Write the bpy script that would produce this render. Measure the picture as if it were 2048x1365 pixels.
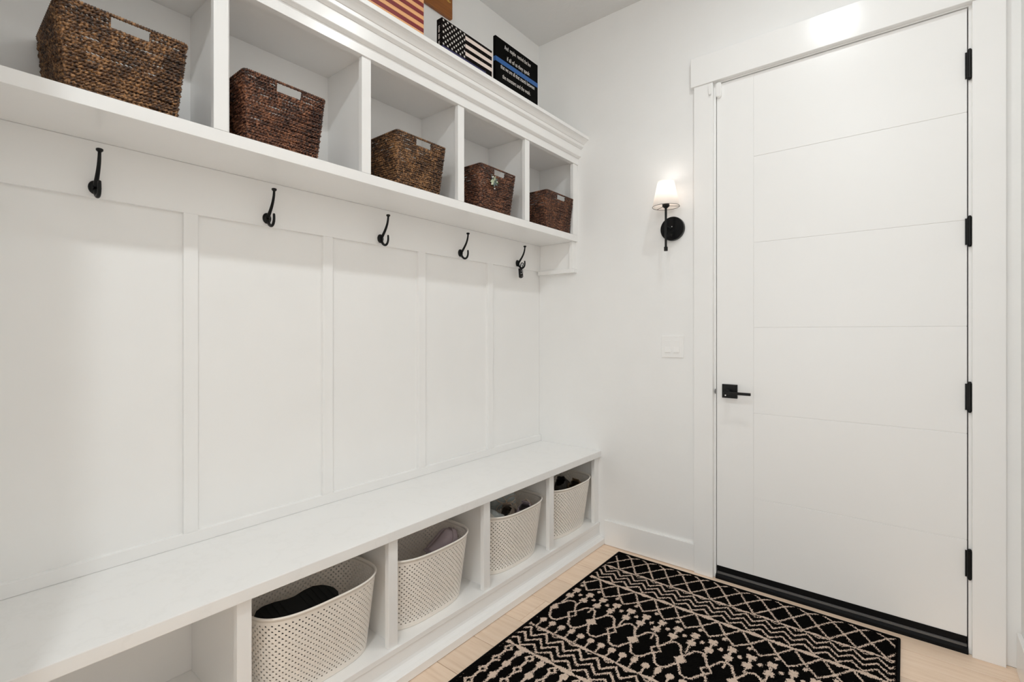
import bpy, bmesh, math, random
import numpy as np
from mathutils import Vector, Matrix, Euler

random.seed(7)
rng = np.random.default_rng(7)
for o in list(bpy.data.objects):
    bpy.data.objects.remove(o)
SC = bpy.context.scene
COL = SC.collection
PI = math.pi

# ------------------------------------------------------------------ camera
cam_d = bpy.data.cameras.new('camera')
cam_d.sensor_width = 36.0
cam_d.lens = 974.0 / 2048.0 * 36.0
cam_d.shift_y = -16.5 / 2048.0
cam_d.clip_start = 0.02
cam = bpy.data.objects.new('camera', cam_d)
cam.location = (1.82, -2.53, 1.22)
cam.rotation_euler = (PI / 2, 0, math.atan2(786.0, 974.0))
COL.objects.link(cam)
SC.camera = cam

# ------------------------------------------------------------------ world, exposure
world = bpy.data.worlds.new('world')
SC.world = world
world.use_nodes = True
world.node_tree.nodes['Background'].inputs[0].default_value = (0.95, 0.97, 1.0, 1)
world.node_tree.nodes['Background'].inputs[1].default_value = 0.3
vs = SC.view_settings
vs.view_transform = 'Standard'
vs.look = 'None'
vs.gamma = 1.0
vs.use_curve_mapping = False
vs.exposure = -0.06
# a white room lives on interreflection: let diffuse light bounce far enough
SC.cycles.max_bounces = 16
SC.cycles.diffuse_bounces = 14
SC.cycles.transmission_bounces = 8
CANS = [(1.50, -0.90), (1.50, -2.72), (1.50, -4.55)]  # the third can is an extra lamp, added unseen in the hall
for (cx_, cy_), CAN_POWER in zip(CANS, (5.7, 15.4, 12.0)):
    ld = bpy.data.lights.new('can_light', 'AREA')
    ld.shape = 'DISK'
    ld.size = 0.125
    ld.energy = CAN_POWER
    ld.color = (0.925, 0.985, 1.0)
    lo = bpy.data.objects.new('can_light', ld)
    lo.location = (cx_, cy_, 3.036)
    COL.objects.link(lo)

# added fill light, shaped as daylight through an invented window behind the viewer
wd = bpy.data.lights.new('added_fill_light', 'AREA')
wd.shape = 'RECTANGLE'; wd.size = 1.70; wd.size_y = 2.20
wd.energy = 32.0
wd.color = (0.90, 0.965, 1.0)
wo = bpy.data.objects.new('added_fill_light', wd)
wo.location = (1.07, -5.70, 1.40); wo.rotation_euler = (PI / 2, 0, 0)
COL.objects.link(wo)

# ------------------------------------------------------------------ materials
MATS = {}
def _nt(name):
    m = bpy.data.materials.new(name)
    m.use_nodes = True
    nt = m.node_tree
    b = nt.nodes['Principled BSDF']
    MATS[name] = m
    return m, nt, b
def add(nt, t, **kw):
    n = nt.nodes.new(t)
    for k, v in kw.items():
        if k in n.inputs.keys() if hasattr(n.inputs, 'keys') else False:
            n.inputs[k].default_value = v
        else:
            setattr(n, k, v)
    return n
def link(nt, a, b):
    nt.links.new(a, b)
def coords(nt, scale=(1, 1, 1), out='Object'):
    tc = nt.nodes.new('ShaderNodeTexCoord')
    mp = nt.nodes.new('ShaderNodeMapping')
    mp.inputs['Scale'].default_value = scale
    link(nt, tc.outputs[out], mp.inputs['Vector'])
    return mp.outputs['Vector']
def noise(nt, vec, scale, detail=3, rough=0.5):
    n = nt.nodes.new('ShaderNodeTexNoise')
    n.inputs['Scale'].default_value = scale
    n.inputs['Detail'].default_value = detail
    n.inputs['Roughness'].default_value = rough
    link(nt, vec, n.inputs['Vector'])
    return n.outputs['Fac']
def ramp(nt, fac, stops):
    r = nt.nodes.new('ShaderNodeValToRGB')
    cr = r.color_ramp
    while len(cr.elements) < len(stops):
        cr.elements.new(0.5)
    for e, (p, c) in zip(cr.elements, stops):
        e.position = p
        e.color = (*c, 1) if len(c) == 3 else c
    link(nt, fac, r.inputs['Fac'])
    return r.outputs['Color']
def bump(nt, b, height, strength, dist):
    n = nt.nodes.new('ShaderNodeBump')
    n.inputs['Strength'].default_value = strength
    n.inputs['Distance'].default_value = dist
    link(nt, height, n.inputs['Height'])
    link(nt, n.outputs['Normal'], b.inputs['Normal'])
def srgb(r, g, b):
    f = lambda c: c / 12.92 if c <= 0.04045 else ((c + 0.055) / 1.055) ** 2.4
    return (f(r / 255), f(g / 255), f(b / 255))
def simple(name, col, rough=0.5, metal=0.0, bump_scale=None, bump_d=0.0005, var=0.0, spec=0.5):
    m, nt, b = _nt(name)
    b.inputs['Base Color'].default_value = (*col, 1)
    b.inputs['Roughness'].default_value = rough
    b.inputs['Metallic'].default_value = metal
    b.inputs['Specular IOR Level'].default_value = spec
    v = coords(nt)
    if var:
        f = noise(nt, v, 6.0, 4)
        lo = tuple(max(0, c * (1 - var)) for c in col)
        hi = tuple(min(1, c * (1 + var)) for c in col)
        link(nt, ramp(nt, f, [(0.3, lo), (0.7, hi)]), b.inputs['Base Color'])
    if bump_scale:
        bump(nt, b, noise(nt, v, bump_scale, 3), 0.4, bump_d)
    return m

WHITE = (0.80, 0.785, 0.76)
simple('wall_paint', (0.868, 0.867, 0.860), 0.62, bump_scale=45, bump_d=0.0012, var=0.01)
simple('ceiling_paint', (0.72, 0.718, 0.712), 0.75, bump_scale=26, bump_d=0.006)
simple('trim_paint', (0.89, 0.887, 0.88), 0.22, bump_scale=30, bump_d=0.0003, var=0.008)
simple('cabinet_paint', (0.885, 0.882, 0.875), 0.25, bump_scale=40, bump_d=0.0003, var=0.008)
simple('panel_paint', (0.90, 0.899, 0.894), 0.42, bump_scale=40, bump_d=0.0003, var=0.008)
simple('door_paint', (0.89, 0.887, 0.88), 0.34, bump_scale=35, bump_d=0.0003)
simple('black_metal', (0.004, 0.004, 0.004), 0.36, 0.0, spec=0.25)
simple('black_gloss', (0.004, 0.004, 0.0045), 0.25, spec=0.25)
simple('black_rubber', (0.004, 0.004, 0.0045), 0.55, spec=0.15)
simple('dark_steel', (0.16, 0.155, 0.15), 0.45, 0.3)
simple('switch_plastic', (0.89, 0.885, 0.875), 0.25)
simple('gap_dark', (0.02, 0.018, 0.016), 0.8)
simple('silver', (0.75, 0.75, 0.75), 0.25, 1.0)
simple('black_strap', (0.004, 0.004, 0.005), 0.35, spec=0.25)
simple('leaf_green', (0.08, 0.15, 0.05), 0.45, var=0.3)
simple('leaf_pale', (0.40, 0.45, 0.31), 0.45, var=0.3)
simple('leaf_teal', (0.09, 0.12, 0.115), 0.45, var=0.2)
simple('bead_white', (0.85, 0.83, 0.8), 0.25)
simple('shoe_black', (0.004, 0.004, 0.0045), 0.75, bump_scale=300, bump_d=0.0008)
simple('shoe_mauve', (0.42, 0.35, 0.38), 0.7, bump_scale=500, bump_d=0.0006, var=0.12)
simple('shoe_taupe', (0.27, 0.22, 0.18), 0.75, bump_scale=500, bump_d=0.0006, var=0.2)
simple('shoe_grey', (0.44, 0.48, 0.48), 0.6, bump_scale=500, bump_d=0.0005, var=0.1)
simple('shoe_dark', (0.020, 0.017, 0.014), 0.7, bump_scale=400, bump_d=0.0006, var=0.3)
simple('shoe_brown', (0.16, 0.105, 0.06), 0.7, bump_scale=400, bump_d=0.0006, var=0.2)
simple('shoe_wine', (0.09, 0.035, 0.035), 0.8)
simple('shoe_lining', (0.02, 0.017, 0.015), 0.9)
simple('lace_beige', (0.50, 0.40, 0.32), 0.8)
simple('lace_grey', (0.45, 0.42, 0.38), 0.8)
simple('sole_white', (0.62, 0.60, 0.56), 0.6)
simple('print_white', (0.75, 0.72, 0.68), 0.6, var=0.05)
simple('print_cream', (0.74, 0.63, 0.57), 0.7, var=0.06)
simple('print_blue', srgb(24, 86, 152), 0.45)
simple('print_navy', srgb(36, 34, 82), 0.6)
simple('sign_black', (0.003, 0.0028, 0.0025), 0.55, var=0.5, spec=0.03)
simple('sign_ivory', (0.70, 0.66, 0.58), 0.6)
simple('gold_letter', srgb(196, 152, 70), 0.45)

def distressed_black():
    m, nt, b = _nt('canvas_black')
    v = coords(nt)
    f = noise(nt, v, 170, 4, 0.65)
    link(nt, ramp(nt, f, [(0.0, (0.006, 0.0045, 0.004)), (0.60, (0.007, 0.0055, 0.005)), (0.76, (0.16, 0.13, 0.12))]), b.inputs['Base Color'])
    b.inputs['Roughness'].default_value = 0.7
    b.inputs['Specular IOR Level'].default_value = 0.03
distressed_black()

def painted_wood(name, c1, c2, scale=(6, 1.2, 60)):
    m, nt, b = _nt(name)
    v = coords(nt, scale)
    f = noise(nt, v, 4.0, 5, 0.6)
    link(nt, ramp(nt, f, [(0.3, c1), (0.7, c2)]), b.inputs['Base Color'])
    b.inputs['Roughness'].default_value = 0.42
    bump(nt, b, f, 0.3, 0.0006)
painted_wood('wood_red', srgb(104, 8, 12), srgb(136, 20, 30))
painted_wood('wood_tan', srgb(214, 150, 98), srgb(240, 184, 128))
painted_wood('wood_brown', srgb(128, 72, 20), srgb(160, 96, 34))

def plank_mat():
    m, nt, b = _nt('oak_plank')
    oi = nt.nodes.new('ShaderNodeObjectInfo')
    tc = nt.nodes.new('ShaderNodeTexCoord')
    vm = nt.nodes.new('ShaderNodeVectorMath'); vm.operation = 'MULTIPLY_ADD'
    vm.inputs[1].default_value = (1.6, 22, 22)
    cmb = nt.nodes.new('ShaderNodeCombineXYZ')
    mul = nt.nodes.new('ShaderNodeMath'); mul.operation = 'MULTIPLY'; mul.inputs[1].default_value = 37.0
    link(nt, oi.outputs['Random'], mul.inputs[0])
    link(nt, mul.outputs[0], cmb.inputs[0]); link(nt, mul.outputs[0], cmb.inputs[1])
    link(nt, tc.outputs['Object'], vm.inputs[0]); link(nt, cmb.outputs[0], vm.inputs[2])
    f = noise(nt, vm.outputs[0], 2.4, 6, 0.6)
    c = ramp(nt, f, [(0.25, srgb(228, 200, 174)), (0.5, srgb(242, 217, 193)), (0.8, srgb(248, 226, 205))])
    hsv = nt.nodes.new('ShaderNodeHueSaturation')
    mr = nt.nodes.new('ShaderNodeMapRange')
    mr.inputs['To Min'].default_value = 0.88; mr.inputs['To Max'].default_value = 1.05
    link(nt, oi.outputs['Random'], mr.inputs['Value'])
    link(nt, mr.outputs[0], hsv.inputs['Value']); link(nt, c, hsv.inputs['Color'])
    link(nt, hsv.outputs[0], b.inputs['Base Color'])
    b.inputs['Roughness'].default_value = 0.45
    bump(nt, b, f, 0.15, 0.0006)
plank_mat()

def quartz():
    m, nt, b = _nt('quartz')
    v = coords(nt)
    f = noise(nt, v, 5.5, 6, 0.6)
    r = nt.nodes.new('ShaderNodeMath'); r.operation = 'SUBTRACT'; r.inputs[1].default_value = 0.5
    a = nt.nodes.new('ShaderNodeMath'); a.operation = 'ABSOLUTE'
    link(nt, f, r.inputs[0]); link(nt, r.outputs[0], a.inputs[0])
    link(nt, ramp(nt, a.outputs[0], [(0.0, (0.86, 0.857, 0.85)), (0.022, (0.88, 0.878, 0.872)), (0.2, (0.885, 0.883, 0.877))]), b.inputs['Base Color'])
    b.inputs['Roughness'].default_value = 0.28
quartz()

def wicker(name, dark, mid, light):
    m, nt, b = _nt(name)
    v = coords(nt)
    f = noise(nt, v, 120, 4, 0.7)
    f2 = noise(nt, v, 14, 3, 0.5)
    mx = nt.nodes.new('ShaderNodeMix'); mx.data_type = 'FLOAT'; mx.inputs[0].default_value = 0.25
    link(nt, f, mx.inputs[2]); link(nt, f2, mx.inputs[3])
    link(nt, ramp(nt, mx.outputs[0], [(0.40, dark), (0.51, mid), (0.63, light)]), b.inputs['Base Color'])  # random strand tone; contrast widened to suggest crevice shade and highlights
    b.inputs['Roughness'].default_value = 0.42
    vv = coords(nt, (1, 1, 1))
    bump(nt, b, noise(nt, vv, 700, 2), 0.5, 0.0006)
wicker('wicker_golden', srgb(30, 17, 10), srgb(90, 60, 36), srgb(184, 138, 92))
wicker('wicker_red', srgb(26, 13, 8), srgb(80, 46, 31), srgb(168, 114, 82))

def plastic():
    m, nt, b = _nt('ivory_plastic')
    b.inputs['Base Color'].default_value = (*srgb(243, 237, 229), 1)
    b.inputs['Roughness'].default_value = 0.38
    v = coords(nt)
    bump(nt, b, noise(nt, v, 220, 2), 0.25, 0.0005)
plastic()

def rug_mat():
    m, nt, b = _nt('rug_pile')
    at = nt.nodes.new('ShaderNodeAttribute'); at.attribute_name = 'sdf'
    v = coords(nt)
    n1 = noise(nt, coords(nt, (1.0, 0.45, 1.0)), 240, 2, 0.6)
    s = nt.nodes.new('ShaderNodeMath'); s.operation = 'MULTIPLY_ADD'
    s.inputs[1].default_value = 0.021; s.inputs[2].default_value = -0.0098
    link(nt, n1, s.inputs[0])
    a = nt.nodes.new('ShaderNodeMath'); a.operation = 'ADD'
    link(nt, at.outputs['Fac'], a.inputs[0]); link(nt, s.outputs[0], a.inputs[1])
    mr = nt.nodes.new('ShaderNodeMapRange')
    mr.inputs['From Min'].default_value = -0.0012; mr.inputs['From Max'].default_value = 0.0012
    link(nt, a.outputs[0], mr.inputs['Value'])
    sp = noise(nt, v, 260, 3, 0.7)
    blk = ramp(nt, sp, [(0.3, (0.0018, 0.0017, 0.0016)), (0.75, (0.010, 0.009, 0.008))])
    crm = ramp(nt, sp, [(0.25, srgb(190, 166, 148)), (0.7, srgb(232, 212, 196))])
    mx = nt.nodes.new('ShaderNodeMix'); mx.data_type = 'RGBA'
    link(nt, mr.outputs[0], mx.inputs[0])
    link(nt, crm, mx.inputs[6]); link(nt, blk, mx.inputs[7])
    link(nt, mx.outputs[2], b.inputs['Base Color'])
    b.inputs['Roughness'].default_value = 0.95
    b.inputs['Specular IOR Level'].default_value = 0.0
    bump(nt, b, noise(nt, v, 420, 2), 0.8, 0.003)
rug_mat()
simple('rug_edge', (0.004, 0.004, 0.004), 0.95, bump_scale=600, bump_d=0.001, spec=0.1)

def shade_mat():
    m, nt, b = _nt('lamp_shade')
    out = nt.nodes['Material Output']
    d = nt.nodes.new('ShaderNodeBsdfDiffuse'); d.inputs[0].default_value = (0.92, 0.90, 0.88, 1)
    t = nt.nodes.new('ShaderNodeBsdfTranslucent'); t.inputs[0].default_value = (0.97, 0.93, 0.90, 1)
    mx = nt.nodes.new('ShaderNodeMixShader'); mx.inputs[0].default_value = 0.6
    link(nt, d.outputs[0], mx.inputs[1]); link(nt, t.outputs[0], mx.inputs[2])
    link(nt, mx.outputs[0], out.inputs[0])
    v = coords(nt)
    bp = nt.nodes.new('ShaderNodeBump'); bp.inputs['Distance'].default_value = 0.0003
    link(nt, noise(nt, v, 500, 2), bp.inputs['Height']); link(nt, bp.outputs[0], d.inputs['Normal'])
shade_mat()
def emit(name, col, s):
    m, nt, b = _nt(name)
    b.inputs['Base Color'].default_value = (*col, 1)
    b.inputs['Emission Color'].default_value = (*col, 1)
    b.inputs['Emission Strength'].default_value = s
emit('bulb_glow', (1.0, 0.92, 0.84), 5.0)
emit('can_lens', (1.0, 0.95, 0.88), 20.0)

# ------------------------------------------------------------------ mesh helpers
class MB:
    def __init__(self):
        self.v = []; self.f = []
    def poly(self, vs_, fs):
        o = len(self.v)
        self.v += [tuple(p) for p in vs_]
        self.f += [tuple(i + o for i in q) for q in fs]
        return self
    def box(self, x0, x1, y0, y1, z0, z1, bv=0.0):
        if bv <= 0:
            vs_ = [(x, y, z) for x in (x0, x1) for y in (y0, y1) for z in (z0, z1)]
            fs = [(0, 1, 3, 2), (4, 6, 7, 5), (0, 4, 5, 1), (2, 3, 7, 6), (0, 2, 6, 4), (1, 5, 7, 3)]
            return self.poly(vs_, fs)
        b = min(bv, (x1 - x0) * .45, (y1 - y0) * .45, (z1 - z0) * .45)
        bm = bmesh.new()
        bmesh.ops.create_cube(bm, size=1.0)
        for q in bm.verts:
            q.co = ((x0 + x1) / 2 + q.co.x * (x1 - x0), (y0 + y1) / 2 + q.co.y * (y1 - y0), (z0 + z1) / 2 + q.co.z * (z1 - z0))
        bmesh.ops.bevel(bm, geom=list(bm.edges), offset=b, segments=2, affect='EDGES', profile=0.5)
        bm.verts.index_update()
        self.poly([q.co[:] for q in bm.verts], [[q.index for q in f.verts] for f in bm.faces])
        bm.free()
        return self
    def prism(self, prof, axis, a0, a1):
        # prof: list of 2D points; axis: 'y' -> (x,z) profile extruded along y ; 'x' -> (y,z) ; 'z' -> (x,y)
        def mk(p, a):
            return {'y': (p[0], a, p[1]), 'x': (a, p[0], p[1]), 'z': (p[0], p[1], a)}[axis]
        n = len(prof)
        vs_ = [mk(p, a0) for p in prof] + [mk(p, a1) for p in prof]
        fs = [(i, (i + 1) % n, n + (i + 1) % n, n + i) for i in range(n)]
        fs += [tuple(range(n - 1, -1, -1)), tuple(range(n, 2 * n))]
        return self.poly(vs_, fs)
    def lathe(self, prof, c, axis='z', n=32, cap=True):
        # prof: list of (r, h)
        vs_ = []; fs = []
        for (r, h) in prof:
            for k in range(n):
                a = 2 * PI * k / n
                p = (r * math.cos(a), r * math.sin(a))
                if axis == 'z': vs_.append((c[0] + p[0], c[1] + p[1], c[2] + h))
                elif axis == 'y': vs_.append((c[0] + p[0], c[1] + h, c[2] + p[1]))
                else: vs_.append((c[0] + h, c[1] + p[0], c[2] + p[1]))
        for i in range(len(prof) - 1):
            for k in range(n):
                fs.append((i * n + k, i * n + (k + 1) % n, (i + 1) * n + (k + 1) % n, (i + 1) * n + k))
        if cap:
            fs.append(tuple(range(n - 1, -1, -1)))
            fs.append(tuple((len(prof) - 1) * n + k for k in range(n)))
        return self.poly(vs_, fs)
    def tube(self, pts, r, n=8, closed=False):
        pts = [Vector(p) for p in pts]
        N = len(pts)
        rs = r if hasattr(r, '__len__') else [r] * N
        vs_ = []; fs = []
        prev = None
        for i, p in enumerate(pts):
            if closed: t = pts[(i + 1) % N] - pts[i - 1]
            else: t = pts[min(i + 1, N - 1)] - pts[max(i - 1, 0)]
            t.normalize()
            if prev is None:
                ref = Vector((0, 0, 1)) if abs(t.z) < 0.9 else Vector((0, 1, 0))
                u = t.cross(ref).normalized()
            else:
                u = (prev - t * prev.dot(t)).normalized()
            prev = u
            w = t.cross(u)
            for k in range(n):
                a = 2 * PI * k / n
                vs_.append(p + (u * math.cos(a) + w * math.sin(a)) * rs[i])
        M = N if closed else N - 1
        for i in range(M):
            j = (i + 1) % N
            for k in range(n):
                fs.append((i * n + k, i * n + (k + 1) % n, j * n + (k + 1) % n, j * n + k))
        if not closed:
            fs.append(tuple(range(n - 1, -1, -1)))
            fs.append(tuple((N - 1) * n + k for k in range(n)))
        return self.poly(vs_, fs)
    def sphere(self, c, r, n=12, sc=(1, 1, 1)):
        m = n // 2
        vs_ = []; fs = []
        for i in range(m + 1):
            th = PI * i / m
            for k in range(n):
                a = 2 * PI * k / n
                vs_.append((c[0] + r * sc[0] * math.sin(th) * math.cos(a), c[1] + r * sc[1] * math.sin(th) * math.sin(a), c[2] + r * sc[2] * math.cos(th)))
        for i in range(m):
            for k in range(n):
                fs.append((i * n + k, i * n + (k + 1) % n, (i + 1) * n + (k + 1) % n, (i + 1) * n + k))
        return self.poly(vs_, fs)

WL = {}                                              # world origin of each object (translation only)
def mesh_np(name, V, F4):
    me = bpy.data.meshes.new(name)
    V = np.asarray(V, dtype=np.float32); F4 = np.asarray(F4, dtype=np.int32)
    k = F4.shape[1]
    me.vertices.add(len(V)); me.vertices.foreach_set('co', V.ravel())
    me.loops.add(F4.size); me.loops.foreach_set('vertex_index', F4.ravel())
    me.polygons.add(len(F4)); me.polygons.foreach_set('loop_start', np.arange(0, F4.size, k, dtype=np.int32))
    me.update(calc_edges=True)
    return me
def obj(name, mb, mat, parent=None, base=None, smooth=False, local=False):
    """one mesh object; coordinates are world unless local; base = origin of a top-level mesh"""
    if isinstance(mb, bpy.types.Mesh):
        me = mb
    else:
        org = Vector((0, 0, 0))
        if not local:
            org = WL[parent.name] if parent else Vector(base or (0, 0, 0))
        me = bpy.data.meshes.new(name)
        me.from_pydata([(p[0] - org[0], p[1] - org[1], p[2] - org[2]) for p in mb.v], [], mb.f)
        me.update()
        bm = bmesh.new(); bm.from_mesh(me)
        bmesh.ops.recalc_face_normals(bm, faces=list(bm.faces))
        bm.to_mesh(me); bm.free()
    o = bpy.data.objects.new(name, me)
    COL.objects.link(o)
    if mat:
        me.materials.append(MATS[mat])
    if smooth:
        me.polygons.foreach_set('use_smooth', [True] * len(me.polygons))
    if parent:
        o.parent = parent
        WL[o.name] = WL[parent.name]
    else:
        o.location = base or (0, 0, 0)
        WL[o.name] = Vector(base or (0, 0, 0))
    return o
def B(x0, x1, y0, y1, z0, z1, bv=0.0):
    return MB().box(x0, x1, y0, y1, z0, z1, bv)
def thing(name, label, cat, loc, rot=(0, 0, 0), group=None):
    o = bpy.data.objects.new(name, None)
    o.empty_display_size = 0.05
    COL.objects.link(o)
    o.location = loc; o.rotation_euler = rot
    WL[o.name] = Vector(loc)
    o['label'] = label; o['category'] = cat
    if group: o['group'] = group
    return o
def tag(o, label, cat, group=None):
    o['label'] = label; o['category'] = cat
    if group: o['group'] = group
    return o
def struct(name, mb, mat, label, cat, base=(0, 0, 0)):
    o = obj(name, mb, mat, base=base)
    o['kind'] = 'structure'; o['label'] = label; o['category'] = cat
    return o

# ------------------------------------------------------------------ room shell
XR = 2.147          # right wall
YE = -2.455         # end of the built-in
YF = -5.60          # wall behind the camera
ZC = 3.05
wl = MB().box(-0.12, 0.0, YF, 0.12, 0, ZC)
struct('wall_left', wl, 'wall_paint', 'white painted wall behind the coat hooks and cubbies', 'wall')
DX0, DX1, DZ1 = 1.072, 2.022, 2.475
wb = MB().box(0.0, DX0, 0.0, 0.12, 0, ZC).box(DX1, XR, 0.0, 0.12, 0, ZC).box(DX0, DX1, 0.0, 0.12, DZ1, ZC)
struct('wall_back', wb, 'wall_paint', 'white painted wall holding the door and wall lamp', 'wall')
struct('wall_right', B(XR, XR + 0.12, YF, 0.12, 0, ZC), 'wall_paint', 'white wall at right of the door', 'wall')
wf = MB().box(-0.12, 0.22, YF - 0.08, YF, 0, ZC).box(1.92, XR + 0.12, YF - 0.08, YF, 0, ZC).box(0.22, 1.92, YF - 0.08, YF, 2.5, ZC).box(0.22, 1.92, YF - 0.08, YF, 0, 0.3)  # opening invented to let the added fill light in
struct('wall_front', wf, 'wall_paint', 'white wall behind the viewer with an added window opening', 'wall')
w1 = thing('added_window_1', 'added white framed window, unseen behind the viewer', 'window', (1.07, YF - 0.04, 0.3))  # unseen window, added to go with the fill light
w1['kind'] = 'structure'
obj('added_window_frame', MB().box(0.22, 0.27, YF - .06, YF - .02, 0.3, 2.5).box(1.87, 1.92, YF - .06, YF - .02, 0.3, 2.5).box(0.27, 1.87, YF - .06, YF - .02, 0.3, 0.35).box(0.27, 1.87, YF - .06, YF - .02, 2.45, 2.5), 'trim_paint', w1)
struct('wall_return', B(0.0, 0.72, YE - 0.14, YE, 0, ZC), 'wall_paint', 'white return wall closing the near end of the bench', 'wall')
struct('ceiling', B(-0.12, XR + 0.12, YF, 0.12, ZC, ZC + 0.1), 'ceiling_paint', 'textured white ceiling', 'ceiling')

floor = struct('floor', B(-0.02, XR + 0.02, YF, 0.12, -0.06, -0.0135), 'gap_dark', 'light oak plank floor', 'floor')
PW = 0.1965
pl_me = {}
yy = -0.1205 + PW
row = 0
while yy > YF:
    y1 = min(yy, 0.0); y0 = max(yy - PW, YF)
    if row == 1: cuts = [0.0, XR]
    else:
        c = [0.35, 1.62, 0.9, 1.95, 0.55, 1.3, 0.2, 1.75][row % 8]
        cuts = [0.0, c, XR] if c < 1.0 else [0.0, c, XR]
    for a, b_ in zip(cuts[:-1], cuts[1:]):
        key = (round(b_ - a, 4), round(y1 - y0, 4))
        L = b_ - a; W = y1 - y0
        if key not in pl_me:
            m_ = MB().box(0.0007, L - 0.0007, -W + 0.0013, -0.0013, -0.013, 0.0, 0.0008)
            me = bpy.data.meshes.new('plank'); me.from_pydata(m_.v, [], m_.f); me.update()
            me.materials.append(MATS['oak_plank']); pl_me[key] = me
        o = bpy.data.objects.new('plank', pl_me[key]); COL.objects.link(o)
        o.parent = floor; o.location = (a, y1, 0)
    yy -= PW; row += 1

# baseboards
def bboard(name, mb, label):
    struct(name, mb, 'trim_paint', label, 'baseboard')
bboard('baseboard_back', B(0.4725, 0.9845, -0.0145, 0.0, 0.002, 0.141, 0.0015), 'white baseboard between bench and door casing')
bboard('baseboard_right', B(XR - 0.0145, XR, YF, -0.026, 0.0, 0.141, 0.003), 'white baseboard along the right wall')

# door casing and jamb
struct('trim_1', B(0.985, 1.077, -0.024, 0.0, 0.0, 2.4655, 0.002), 'trim_paint', 'white vertical door casing at the latch side', 'door casing')
struct('trim_2', B(2.0165, 2.107, -0.024, 0.0, 0.0, 2.4655, 0.002), 'trim_paint', 'white vertical door casing at the hinge side', 'door casing')
struct('trim_3', B(0.971, 2.122, -0.031, 0.0, 2.466, 2.611, 0.002), 'trim_paint', 'wide white header board above the door', 'door header')
jm = MB().box(DX0, 1.0865, 0.0, 0.115, 0.0, 2.461).box(2.0075, DX1, 0.0, 0.115, 0.0, 2.461).box(DX0, DX1, 0.0, 0.115, 2.461, DZ1)
jamb = struct('trim_4', jm, 'trim_paint', 'white door jamb inside the opening', 'door jamb')
struct('trim_5', B(1.0865, 2.0075, 0.05, 0.085, 0.0, 2.461), 'gap_dark', 'dark weather strip stop behind the door', 'door stop')
obj('strike_plate', MB().lathe([(0.0125, -0.0012), (0.0125, 0.0)], (1.0845, -0.0, 0.928), 'x', 20), 'black_metal', jamb)
bpy.data.objects['strike_plate'].scale = (1, 1, 1)

# threshold
th = thing('door_threshold', 'black ribbed threshold strip under the white door', 'threshold', (1.55, 0.03, 0.0))
obj('sill_base', MB().prism([(-0.012, 0.0), (-0.012, 0.014), (-0.004, 0.022), (0.11, 0.030), (0.11, 0.0)], 'x', 1.0870, 2.0070), 'black_rubber', th)
obj('aluminium_strip', MB().prism([(0.0, 0.0225), (-0.0005, 0.030), (0.010, 0.0345), (0.018, 0.030), (0.018, 0.0225)], 'x', 1.0905, 2.0035), 'dark_steel', th)

# ------------------------------------------------------------------ door
door = thing('door_1', 'white flat interior door with five horizontal grooves and black lever', 'door', (1.5475, 0.022, 0.062))
door['kind'] = 'structure'
X0, X1, Z0, Z1 = 1.090, 2.004, 0.062, 2.457
obj('core', B(X0 + .001, X1 - .001, 0.0042, 0.045, Z0 + .001, Z1 - .001), 'door_paint', door)
obj('latch_stile', B(X0, 1.2577, 0.0015, 0.030, Z0, Z1, 0.0005), 'door_paint', door)
gz = [Z0, 0.430, 0.8355, 1.2445, 1.650, 2.061, Z1]
for i in range(6):
    obj('panel', B(1.2580, X1, 0.0015, 0.030, gz[i] + (0.0012 if i else 0), gz[i + 1] - (0.0012 if i < 5 else 0), 0.0008), 'door_paint', door)
obj('door_sweep', MB().box(X0 + .002, X1 - .002, 0.004, 0.040, 0.034, 0.0625).box(X0 + .002, X1 - .002, -0.0005, 0.004, 0.048, 0.0625), 'black_rubber', door)
for hz in (2.237, 1.605, 0.976, 0.342):
    h = obj('hinge', MB().lathe([(0.0075, -0.052), (0.0075, 0.052)], (2.0105, -0.0085, hz), 'z', 16), 'black_metal', door, smooth=False)
    obj('hinge_pin', MB().lathe([(0.003, -0.059), (0.0055, -0.0555), (0.0055, -0.0525)], (2.0105, -0.0085, hz), 'z', 12)
        .lathe([(0.0055, 0.0525), (0.0055, 0.0555), (0.003, 0.059)], (2.0105, -0.0085, hz), 'z', 12), 'black_metal', h)
    obj('hinge_leaf', MB().box(1.998, 2.0075, -0.0028, 0.0018, hz - .05, hz + .05), 'black_metal', h)
hd = obj('lever_rose', B(1.117, 1.187, -0.0095, 0.0015, 0.900, 0.967, 0.0015), 'black_metal', door)
obj('lever_neck', MB().lathe([(0.012, -0.052), (0.012, -0.009)], (1.152, 0, 0.932), 'y', 20), 'black_metal', hd, smooth=False)
obj('lever', B(1.138, 1.258, -0.062, -0.050, 0.9235, 0.9365, 0.002), 'black_metal', hd)
obj('lock_button', MB().lathe([(0.0035, -0.0125), (0.0045, -0.0095)], (1.134, 0, 0.913), 'y', 12), 'silver', hd)

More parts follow.
